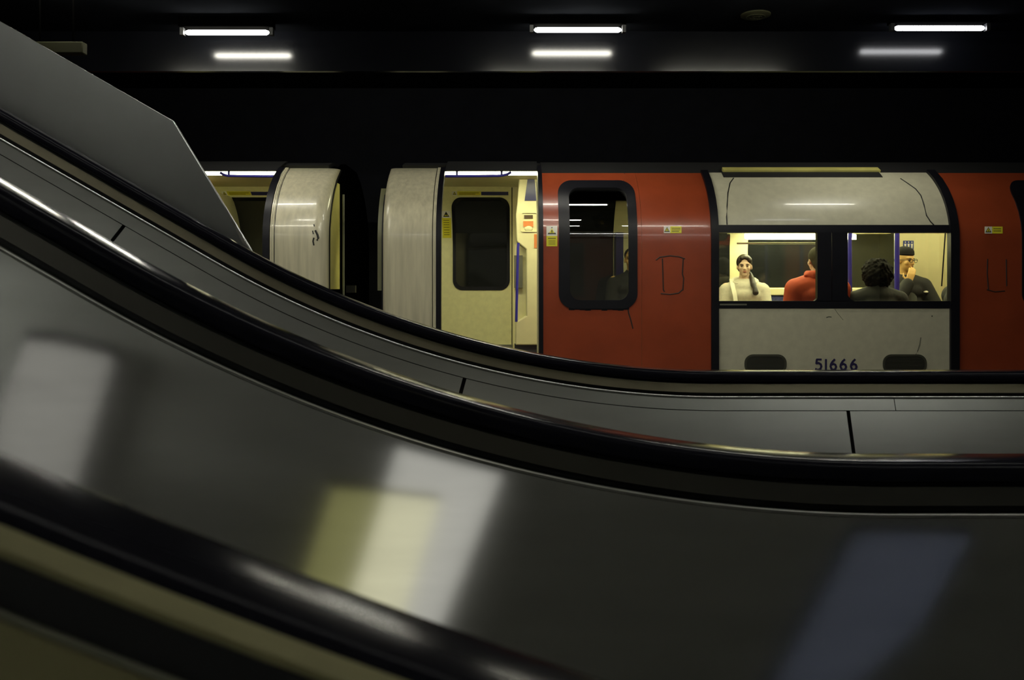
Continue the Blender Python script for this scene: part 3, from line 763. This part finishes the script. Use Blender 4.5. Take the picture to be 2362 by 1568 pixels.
    # poles in the bay
    q8 = lambda px, py: W(px, py, 8.5)
    obj('grab_pole', MB().tube([q8(1963, 500), q8(1960, 560), q8(1961, 690), (q8(1961, 690).x, 8.5, FLOORZ)], 0.019, 12), 'blue', root)
    obj('grab_pole', MB().tube([q8(2069, 470), q8(2069, 690), (q8(2069, 690).x, 8.5, FLOORZ)], 0.024, 12), 'blue', root)
    q9 = lambda px, py: W(px, py, 9.3)
    obj('grab_rail', MB().tube([q9(1700, 561), q9(1940, 561)], 0.010, 8), 'steelA', root)
    # benches
    bx = (FX(1690), FX(2066))
    bench = MB(); bench.box((bx[0], YF-0.50, FLOORZ+0.38), (bx[1], YF-0.02, FLOORZ+0.48)); bench.box((bx[0], YF-0.14, FLOORZ+0.48), (bx[1], YF-0.005, FZ(682)))
    s1 = obj('bench_seat', bench, 'seat', root, bevel=0.02); obj('seat_base', MB().box((bx[0], YF-0.4, FLOORZ), (bx[1], YF-0.02, FLOORZ+0.38)), 'grey', s1)
    obj('back_ledge', MB().box((bx[0], YF-0.15, FZ(681)), (bx[1], YF-0.005, FZ(664))), 'cream', root, bevel=0.01)
    nb = MB(); nb.box((TX(1700), Y0+0.05, FLOORZ+0.38), (TX(2180), Y0+0.52, FLOORZ+0.48)); nb.box((TX(1700), Y0+0.05, FLOORZ+0.48), (TX(2180), Y0+0.13, TZ(712)))
    s2 = obj('bench_seat', nb, 'seat', root, bevel=0.02); obj('seat_base', MB().box((TX(1700), Y0+0.06, FLOORZ), (TX(2180), Y0+0.42, FLOORZ+0.38)), 'grey', s2)
    return root
right_car = make_right_car()

def make_left_car():
    x1, x0 = TX(752), -6.2
    root = empty('train_car', (x1, Y0, 0), 'left train car, half hidden by the steel barrier, showing a dented grey end panel', 'train car', 'cars of the train')
    zb, zt = ZC-1.25, TZ(388)
    r = MB()
    prof = [T(0, z, -0.022) for z in zs(TZ(376), ZC+1.25, 30)]
    prof2 = [Vector((0, 2*(Y0+AA)-p.y, p.z)) for p in reversed(prof)]
    loop = [(p.y, p.z) for p in prof+prof2]; inn = [(y+(0.03 if y < Y0+AA else -0.03), z-0.03) for y, z in reversed(loop)]
    r.prism(loop+inn, x0, x1-0.13, lambda u, v, w: (w, u, v)); obj('roof', r, 'roof', root)
    obj('underframe', MB().box((x0, Y0+0.10, -0.55), (x1-0.1, YF-0.05, zb)), 'black', root)
    # end panel, bent round the corner
    b = MB(); rings = []; R = 0.11; xa = TX(624)
    for z in zs(zb, zt, 30):
        p = T(0, z, 0.0); outer = [Vector((xa, p.y, p.z))]; inner = [Vector((xa, p.y+0.03, p.z))]
        for i in range(11):
            a = math.pi/2*i/10
            outer.append(Vector((x1-R+R*math.sin(a), p.y+R*(1-math.cos(a)), p.z)))
            inner.append(Vector((x1-R-0.03+R*math.sin(a), p.y+0.03+R*(1-math.cos(a)), p.z)))
        outer.append(Vector((x1, p.y+R+0.03, p.z))); inner.append(Vector((x1-0.03, p.y+R+0.05, p.z)))
        rings.append(outer+inner[::-1])
    b.loft(rings); end = obj('end_panel', b, 'endsilver', root)
    for px in (624.5, 628.5):
        k = MB(); skin(k, TX(px)-0.006, TX(px)+0.006, zb, zt, 0.008, 0.02); obj('panel_rib', k, 'endsilver', end)
    k = MB(); skin(k, TX(632), TX(633.5), zb, zt, 0.003, 0.02); obj('panel_seam', k, 'gasket', end)
    for st, w in (([(727, 531), (732, 541), (734, 549), (731, 554)], 0.009), ([(721, 532), (723, 540)], 0.006), ([(724, 548), (722, 556), (724, 566)], 0.008), ([(724, 517), (725, 522)], 0.005)):
        stroke('paint_chip', end, st, w, 'ink')
    # end wall of the car facing the gap
    k = MB(); rings = [[(x1-0.004, yprof(z)+R, z), (x1+0.004, yprof(z)+R+0.01, z), (x1+0.004, yprof(z)+R+0.05, z), (x1-0.01, yprof(z)+R+0.05, z)] for z in zs(zb, zt, 20)]
    k.loft(rings); obj('end_seal', k, 'gasket', root)
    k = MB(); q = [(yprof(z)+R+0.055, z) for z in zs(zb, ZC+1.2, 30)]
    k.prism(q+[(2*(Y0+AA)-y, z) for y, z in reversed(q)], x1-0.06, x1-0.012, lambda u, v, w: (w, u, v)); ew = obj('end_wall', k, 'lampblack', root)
    k = MB(); rings = []
    for z in zs(TZ(667), ZC+0.96, 24):
        y0 = yprof(z)+R+0.06; y1 = max(y0+0.01, Y0+R+0.06+0.40)
        rings.append([(x1-0.012, y0, z), (x1+0.006, y0+0.004, z), (x1+0.006, y1-0.004, z), (x1-0.012, y1, z)])
    k.loft(rings); obj('end_fairing', k, 'paneolive', ew)
    obj('end_handrail', MB().tube([(x1+0.05, 8.02+0.0, ZC+0.86), (x1+0.05, 8.02, ZC-0.6)], 0.010, 8), 'grey', ew)
    obj('coupling_bracket', MB().box((x1, 8.4, ZC-0.05), (x1+0.09, 8.46, ZC+0.02)), 'ink', ew)
    # doorway
    k = MB(); skin(k, TX(606), TX(621.5), zb, zt, 0.012, 0.06); obj('door_seal', k, 'gasket', root)
    xl = TX(606)-0.85
    k = MB(); skin(k, xl, TX(606), TZ(392.5), TZ(372), 0.0, 0.012, 8); obj('door_header', k, 'roof', root)
    k = MB(); skin(k, xl, TX(606), zb, FLOORZ-0.01, 0.0, 0.05, 6); obj('door_sill', k, 'grey', root)
    b = MB(); skin(b, x0, xl, zb, TZ(399), 0.0); obj('red_panel', b, 'red', root)
    k = MB(); skin(k, x0, xl, TZ(400), TZ(372), -0.010, 0.02, 8); obj('cant_rail', k, 'roof', root)
    obj('far_shell', MB().box((x0, YF+0.05, zb), (x1-0.05, YF+0.10, ZC+0.7)), 'black', root)
    car_interior(root, x0, x1-0.07, None)
    sh = -508; far_door(root, sh)
    w = MB(); top = ZC+1.09
    farskin(w, x0, FX(1000+sh), FLOORZ, top); farskin(w, FX(1180+sh), x1-0.07, FLOORZ, top); farskin(w, FX(1000+sh), FX(1180+sh), FZ(417), top)
    obj('far_wall', w, 'cream', root)
    b = MB(); b.box((W(480, 0, 9.0).x-0.3, 8.9, FLOORZ), (W(497, 0, 9.0).x, 9.85, ZC+1.0)); obj('draught_screen', b, 'cream', root, bevel=0.02)
    vl = MB(); vl.box((x0+0.1, 8.12, ZC+1.070), (x1-0.2, 8.27, ZC+1.089)); obj('ceiling_light_panel', vl, 'carlight', root)
    q = lambda px, py: W(px, py, 8.02)
    rr = obj('grab_rail', MB().tube([q(508, 398), q(516, 403), q(526, 405.5), q(560, 406), q(680, 407)], 0.0125, 10), 'blue', root)
    obj('rail_bracket', MB().tube([q(528, 405), q(528, 394)], 0.011, 8), 'blue', rr)
    return root
left_car = make_left_car()

# ------------------------------------------------------------------ people
def baked(name, mb, m, parent, voxel, smooth=6, fac=0.5):
    """fuse overlapping forms into one continuous skin"""
    me = bpy.data.meshes.new(name+'_raw'); me.from_pydata(mb.v, [], mb.f)
    bm = bmesh.new(); bm.from_mesh(me); bmesh.ops.recalc_face_normals(bm, faces=bm.faces); bm.to_mesh(me); bm.free()
    t = bpy.data.objects.new(name+'_raw', me); COL.objects.link(t)
    r = t.modifiers.new('r', 'REMESH'); r.mode = 'VOXEL'; r.voxel_size = voxel
    s = t.modifiers.new('s', 'SMOOTH'); s.iterations = smooth; s.factor = fac
    dg = bpy.context.evaluated_depsgraph_get()
    nm = bpy.data.meshes.new_from_object(t.evaluated_get(dg)); nm.name = name
    bpy.data.objects.remove(t); bpy.data.meshes.remove(me)
    nm.materials.clear(); nm.materials.append(M[m]); nm.polygons.foreach_set('use_smooth', [True]*len(nm.polygons))
    o = bpy.data.objects.new(name, nm); COL.objects.link(o)
    if parent is not None: o.parent = parent
    return o
def rot(ax, deg): return Matrix.Rotation(math.radians(deg), 3, ax)
def hand(b, wrist, palm_dir, finger_dir, side, s=1.0, curl=0.5):
    """palm with five unequal bent fingers; side = direction towards the thumb"""
    w = Vector(wrist); f = Vector(finger_dir).normalized(); t = Vector(side).normalized(); n = Vector(palm_dir).normalized()
    for k in (-0.028, -0.01, 0.01, 0.028): b.cap(w+t*k*0.7, w+f*0.085*s+t*k, 0.014*s, 0.012*s, 10)
    for k, L in ((0.030, 0.068), (0.010, 0.078), (-0.010, 0.072), (-0.029, 0.056)):
        a = w+f*0.088*s+t*k
        d1 = (f+n*curl*0.5).normalized(); d2 = (f+n*curl*1.3).normalized(); d3 = (f+n*curl*2.2).normalized()
        p1 = a+d1*L*0.45*s; p2 = p1+d2*L*0.32*s; p3 = p2+d3*L*0.25*s
        b.cap(a, p1, 0.0095*s, 0.009*s, 8); b.cap(p1, p2, 0.009*s, 0.0085*s, 8); b.cap(p2, p3, 0.0085*s, 0.0075*s, 8)
    a = w+f*0.022*s+t*0.030; p1 = a+(t*0.8+f*0.7+n*0.2).normalized()*0.042*s; p2 = p1+(f+t*0.2+n*0.3).normalized()*0.032*s
    b.cap(a, p1, 0.013*s, 0.011*s, 8); b.cap(p1, p2, 0.0105*s, 0.009*s, 8)
class Fig:
    """seated figure; local axes: facing -y, origin on the seat under the hips"""
    def __init__(s, label, loc, yaw, skin_m, head_yaw=0, head_tilt=0, lean=0, sh=0.19, head_off=(0, 0, 0), arms=None, voxel=0.007, grp=None):
        s.R = rot('Z', yaw); s.loc = Vector(loc)
        b = MB(); P = Vector
        s.hc = P((0, -0.02-lean, 0.735))+P(head_off)
        H = rot('Z', head_yaw)@rot('X', head_tilt); s.H = H; hc = s.hc
        def h(x, y, z): return hc+H@P((x, y, z))
        s.h = h
        # skull, jaw, brow, nose, lips, chin, ears, neck
        b.ball(h(0, 0.015, 0.03), (0.074, 0.092, 0.092), H); b.ball(h(0, -0.020, -0.035), (0.058, 0.068, 0.075), H)
        b.ball(h(0, -0.062, -0.088), (0.026, 0.024, 0.022), H); b.ball(h(0, -0.058, 0.028), (0.054, 0.026, 0.022), H)
        for q in (-1, 1): b.ball(h(q*0.038, -0.055, -0.022), (0.024, 0.024, 0.026), H); b.ball(h(q*0.074, 0.012, -0.012), (0.010, 0.020, 0.031), H)
        b.cap(h(0, -0.084, 0.012), h(0, -0.101, -0.024), 0.009, 0.0125, 10); b.ball(h(0, -0.094, -0.029), (0.017, 0.012, 0.010), H)
        b.ball(h(0, -0.080, -0.056), (0.023, 0.012, 0.012), H)
        b.cap(h(0, 0.020, -0.05), (0, 0.005-lean*0.8, 0.56), 0.052, 0.058)
        # torso
        for z, rx, ry, y in ((0.06, 0.165, 0.12, 0), (0.18, 0.145, 0.105, -lean*0.2), (0.30, 0.155, 0.11, -lean*0.4), (0.42, 0.165, 0.112, -lean*0.6), (0.50, 0.14, 0.09, -lean*0.75)):
            b.ball((0, y, z), (rx, ry, 0.11))
        s.sh = [P((q*sh, 0.0-lean*0.75, 0.50)) for q in (-1, 1)]
        b.cap(s.sh[0], s.sh[1], 0.058, 0.058)
        arms = arms or [((-0.225, -0.06, 0.26), (-0.10, -0.30, 0.17)), ((0.225, -0.06, 0.26), (0.10, -0.30, 0.17))]
        s.arms = arms
        for q, (el, wr) in zip((-1, 1), arms):
            shd = s.sh[0] if q < 0 else s.sh[1]
            b.cap(shd, el, 0.048, 0.038); b.cap(el, wr, 0.038, 0.027)
            fd = (P(wr)-P(el)).normalized()
            if len(arms[0]) and q in (-1, 1):
                hand(b, P(wr)+fd*0.01, s.palm(q), s.fing(q, fd), s.thumb(q), 1.0, 0.45)
        for q in (-1, 1):
            b.cap((q*0.09, 0, 0.08), (q*0.13, -0.44, 0.09), 0.088, 0.058); b.cap((q*0.13, -0.44, 0.09), (q*0.13, -0.42, -0.36), 0.056, 0.036)
            b.cap((q*0.13, -0.42, -0.37), (q*0.14, -0.56, -0.39), 0.034, 0.028)
        s.o = baked('person', b, skin_m, None, voxel)
        s.o.location = s.loc; s.o.rotation_euler = (0, 0, math.radians(yaw))
        tag(s.o, label, 'person', grp)
    def palm(s, q): return Vector((0, 0, -1))
    def fing(s, q, fd): return fd
    def thumb(s, q): return Vector((-q, 0, 0))
    def part(s, name, mb, m, voxel=0.012, smooth=4): return baked(name, mb, m, s.o, voxel, smooth)
    def raw(s, name, mb, m):
        o = obj(name, mb, m); o.parent = s.o; return o
    def jacket(s, name, m, fat=0.03, collar=0.02, voxel=0.012, hem=0.02):
        b = MB()
        for z, rx, ry in ((0.08, 0.165, 0.125), (0.18, 0.155, 0.115), (0.30, 0.16, 0.118), (0.42, 0.17, 0.12), (0.49, 0.14, 0.095)):
            b.ball((0, 0, z), (rx+fat, ry+fat, 0.12))
        for q in (0, 1):
            b.cap((0, 0.01, 0.515), s.sh[q]+Vector((0, 0, -0.035)), 0.070+fat, 0.050+fat)
        if collar > 0: b.cap((0, 0.02, 0.52), (0, 0.015, 0.565), 0.10, 0.072+collar*0.5)
        for q, (el, wr) in zip((0, 1), s.arms):
            b.cap(s.sh[q]+Vector((0, 0, -0.03)), el, 0.048+fat, 0.040+fat*0.9); b.cap(el, Vector(el).lerp(Vector(wr), 0.95), 0.040+fat*0.9, 0.030+fat*0.7)
        return s.part(name, b, m, voxel)
    def trousers(s, m='trouser'):
        b = MB()
        b.ball((0, 0, 0.08), (0.18, 0.135, 0.10))
        for q in (-1, 1):
            b.cap((q*0.09, 0, 0.09), (q*0.13, -0.44, 0.095), 0.098, 0.070); b.cap((q*0.13, -0.44, 0.095), (q*0.13, -0.42, -0.34), 0.070, 0.056)
        return s.part('trousers', b, m, 0.014)
    def face(s, lip='lip', eye='eye'):
        h, H = s.h, s.H
        e = MB()
        for q in (-1, 1): e.ball(h(q*0.030, -0.0745, 0.004), (0.0125, 0.009, 0.0065), H, 12, 8)
        s.raw('eyes', e, eye)
        e = MB()
        for q in (-1, 1): e.tube([h(q*0.014, -0.083, 0.020), h(q*0.03, -0.082, 0.025), h(q*0.046, -0.071, 0.019)], [0.003, 0.004, 0.002], 6)
        s.raw('eyebrows', e, 'hair')
        e = MB(); e.ball(h(0, -0.0885, -0.053), (0.021, 0.006, 0.0045), H, 12, 8); e.ball(h(0, -0.087, -0.060), (0.017, 0.006, 0.005), H, 12, 8)
        s.raw('lips', e, lip)
SEAT = FLOORZ+0.49
GRP = None
def place(px, py_crown, d): 
    p = W(px, py_crown, d); return Vector((p.x, d, p.z-0.858))

# woman in a cream hoodie on the far bench, facing the window
def woman():
    p = place(1717, 588, 9.42)
    f = Fig('woman with a dark ponytail in a cream hoodie, facing out of the left window pane', p, -12, 'skin', head_yaw=-2, head_tilt=3)
    f.face()
    h, H = f.h, f.H
    b = MB()
    b.ball(h(-0.002, 0.030, 0.040), (0.085, 0.094, 0.094), H); b.ball(h(0, 0.05, 0.0), (0.081, 0.076, 0.085), H)
    b.ball(h(0, -0.030, 0.094), (0.040, 0.050, 0.024), H); b.ball(h(-0.024, -0.030, 0.088), (0.030, 0.052, 0.026), H); b.ball(h(0.026, -0.030, 0.088), (0.030, 0.052, 0.026), H); b.ball(h(-0.048, -0.020, 0.062), (0.034, 0.050, 0.042), H); b.ball(h(0.046, -0.020, 0.064), (0.034, 0.050, 0.040), H)
    b.ball(h(0, 0.10, -0.045), (0.03, 0.03, 0.04), H)
    hr = f.part('hair', b, 'hair', 0.006)
    pt = MB(); pts = [h(0.030, 0.09, -0.06), h(0.066, 0.04, -0.095), h(0.078, -0.045, -0.135), h(0.090, -0.115, -0.195), h(0.106, -0.150, -0.235), h(0.112, -0.160, -0.275)]
    for i, (a, c, r0, r1) in enumerate(zip(pts[:-1], pts[1:], (0.026, 0.024, 0.028, 0.032, 0.026), (0.024, 0.028, 0.032, 0.023, 0.034))): pt.cap(a, c, r0, r1)
    f.part('ponytail', pt, 'hair', 0.007)
    jk = f.jacket('hoodie', 'creamcoat', 0.035, -1)
    hd = MB()
    for i in range(15):
        a = math.radians(-50+280*i/14); q = 0.118
        c = Vector((q*math.cos(a), 0.015+q*0.85*math.sin(a), 0.568+0.028*math.sin(a)))
        hd.ball(c, (0.040, 0.040, 0.030+0.012*math.sin(a)))
    f.part('hood', hd, 'creamcoat', 0.010)
    st = MB()
    for q in (-0.125, ):
        pts = [(q-0.01, 0.09, 0.555), (q-0.01, 0.0, 0.600), (q-0.005, -0.085, 0.54), (q+0.02, -0.150, 0.42), (q+0.035, -0.165, 0.28), (q+0.02, -0.15, 0.16)]
        st.loft([[(x-0.022, y, z), (x+0.022, y, z), (x+0.022, y-0.012, z-0.004), (x-0.022, y-0.012, z-0.004)] for x, y, z in pts])
    f.raw('bag_strap', st, 'strap')
    f.trousers()
woman()
def red_man():
    p = place(1886, 570, 8.02)
    f = Fig('person in a red padded jacket, back turned, behind the black window pillar', p, 186, 'skin', sh=0.21)
    f.face()
    h, H = f.h, f.H
    b = MB(); b.ball(h(0, 0.020, 0.035), (0.082, 0.098, 0.095), H); b.ball(h(0, 0.055, -0.02), (0.066, 0.060, 0.075), H)
    f.part('hair', b, 'stubble', 0.007)
    f.jacket('padded_jacket', 'redcoat', 0.055, 0.03)
    c = MB()
    for i in range(17):
        a = 2*math.pi*i/16; c.ball((0.10*math.cos(a), 0.02+0.09*math.sin(a), 0.600), (0.034, 0.034, 0.045))
    c.ball((0.13, 0.05, 0.595), (0.03, 0.02, 0.016)); f.part('collar', c, 'redcoat', 0.010)
    f.trousers()
red_man()
def curly():
    p = place(2023, 596, 8.03)
    f = Fig('person with dark curly hair and a dark coat, back to the right window pane', p, 175, 'skin', head_off=(0, 0, -0.015))
    f.face()
    h, H = f.h, f.H; b = MB(); rnd = random.Random(3)
    b.ball(h(0, 0.03, 0.01), (0.115, 0.110, 0.118), H)
    for i in range(210):
        t = math.acos(1-2*(i+0.5)/210); ph = i*2.399
        v = Vector((math.sin(t)*math.cos(ph), math.sin(t)*math.sin(ph), math.cos(t)))
        if v.y < -0.45 and v.z < 0.45: continue
        r = rnd.uniform(0.014, 0.024); k = rnd.uniform(0.97, 1.10)
        q = Vector((v.x*0.120*k, 0.03+v.y*0.112*k, -0.005+v.z*0.128*k)); b.ball(h(*q), r, nu=8, nv=6)
    f.part('curly_hair', b, 'curly', 0.0065, 1)
    f.jacket('coat', 'greycoat', 0.045, 0.03)
    f.trousers()
curly()
def cap_man():
    p = place(2083, 573, 8.86)
    class C(Fig):
        def palm(s, q): return Vector((0.2, 0.9, 0.1)) if q < 0 else Vector((0, 0, -1))
        def fing(s, q, fd): return Vector((0.35, 0.05, 1)) if q < 0 else fd
        def thumb(s, q): return Vector((-1, 0.1, 0.1)) if q < 0 else Vector((-q, 0, 0))
    arms = [((-0.20, -0.22, 0.26), (-0.030, -0.180, 0.505)), ((0.29, -0.10, 0.24), (0.08, -0.24, 0.20))]
    f = C('man in a black cap and glasses, chin on hand, under the blue sign', p, 0, 'skin2', head_yaw=26, head_tilt=6, arms=arms, lean=0.03, voxel=0.006)
    f.face()
    h, H = f.h, f.H
    b = MB(); b.ball(h(0, 0.014, 0.082), (0.083, 0.096, 0.062), H); b.ball(h(0, 0.012, 0.066), (0.084, 0.099, 0.026), H)
    f.part('cap', b, 'cap', 0.006)
    b = MB(); b.ball(h(0, 0.05, 0.0), (0.077, 0.06, 0.07), H); f.part('hair', b, 'hair', 0.008)
    g = MB()
    for q in (-1, 1):
        g.tube([h(q*0.034+0.024*math.cos(a), -0.098, 0.003+0.018*math.sin(a)) for a in [2*math.pi*i/16 for i in range(17)]], 0.0024, 6)
        g.tube([h(q*0.058, -0.096, 0.008), h(q*0.080, 0.0, 0.006)], 0.0022, 6)
    g.tube([h(-0.010, -0.099, 0.006), h(0.010, -0.099, 0.006)], 0.0022, 6)
    gl = f.raw('glasses', g, 'ink')
    f.jacket('jacket', 'darkcoat', 0.045, 0.0)
    sh = MB(); sh.cap((0.0, -0.06, 0.42), (0, -0.10, 0.25), 0.10, 0.10); f.part('jumper', sh, 'greyshirt', 0.012)
    bd = MB(); bd.ball(f.sh[1]+Vector((-0.02, -0.112, -0.085)), (0.024, 0.008, 0.012)); f.raw('jacket_badge', bd, 'strap')
    f.trousers()
cap_man()
def edge_person():
    p = place(2226, 585, 8.12)
    f = Fig('person in a dark coat, only a shoulder showing at the right window edge', p, 95, 'skin', sh=0.20)
    f.face()
    b = MB(); b.ball(f.h(0, 0.03, 0.03), (0.085, 0.095, 0.095), f.H); f.part('hair', b, 'hair', 0.008)
    f.jacket('coat', 'greycoat', 0.05, 0.03); f.trousers()
edge_person()
def door_person():
    p = place(1457, 572, 9.40)
    f = Fig('person showing as a sliver of face behind the red door glass', p, -4, 'skin2', head_yaw=-6)
    f.face()
    b = MB(); b.ball(f.h(0, 0.03, 0.045), (0.084, 0.094, 0.085), f.H); f.part('hair', b, 'hair', 0.008)
    f.jacket('coat', 'greycoat', 0.035, 0.02); f.trousers()
door_person()
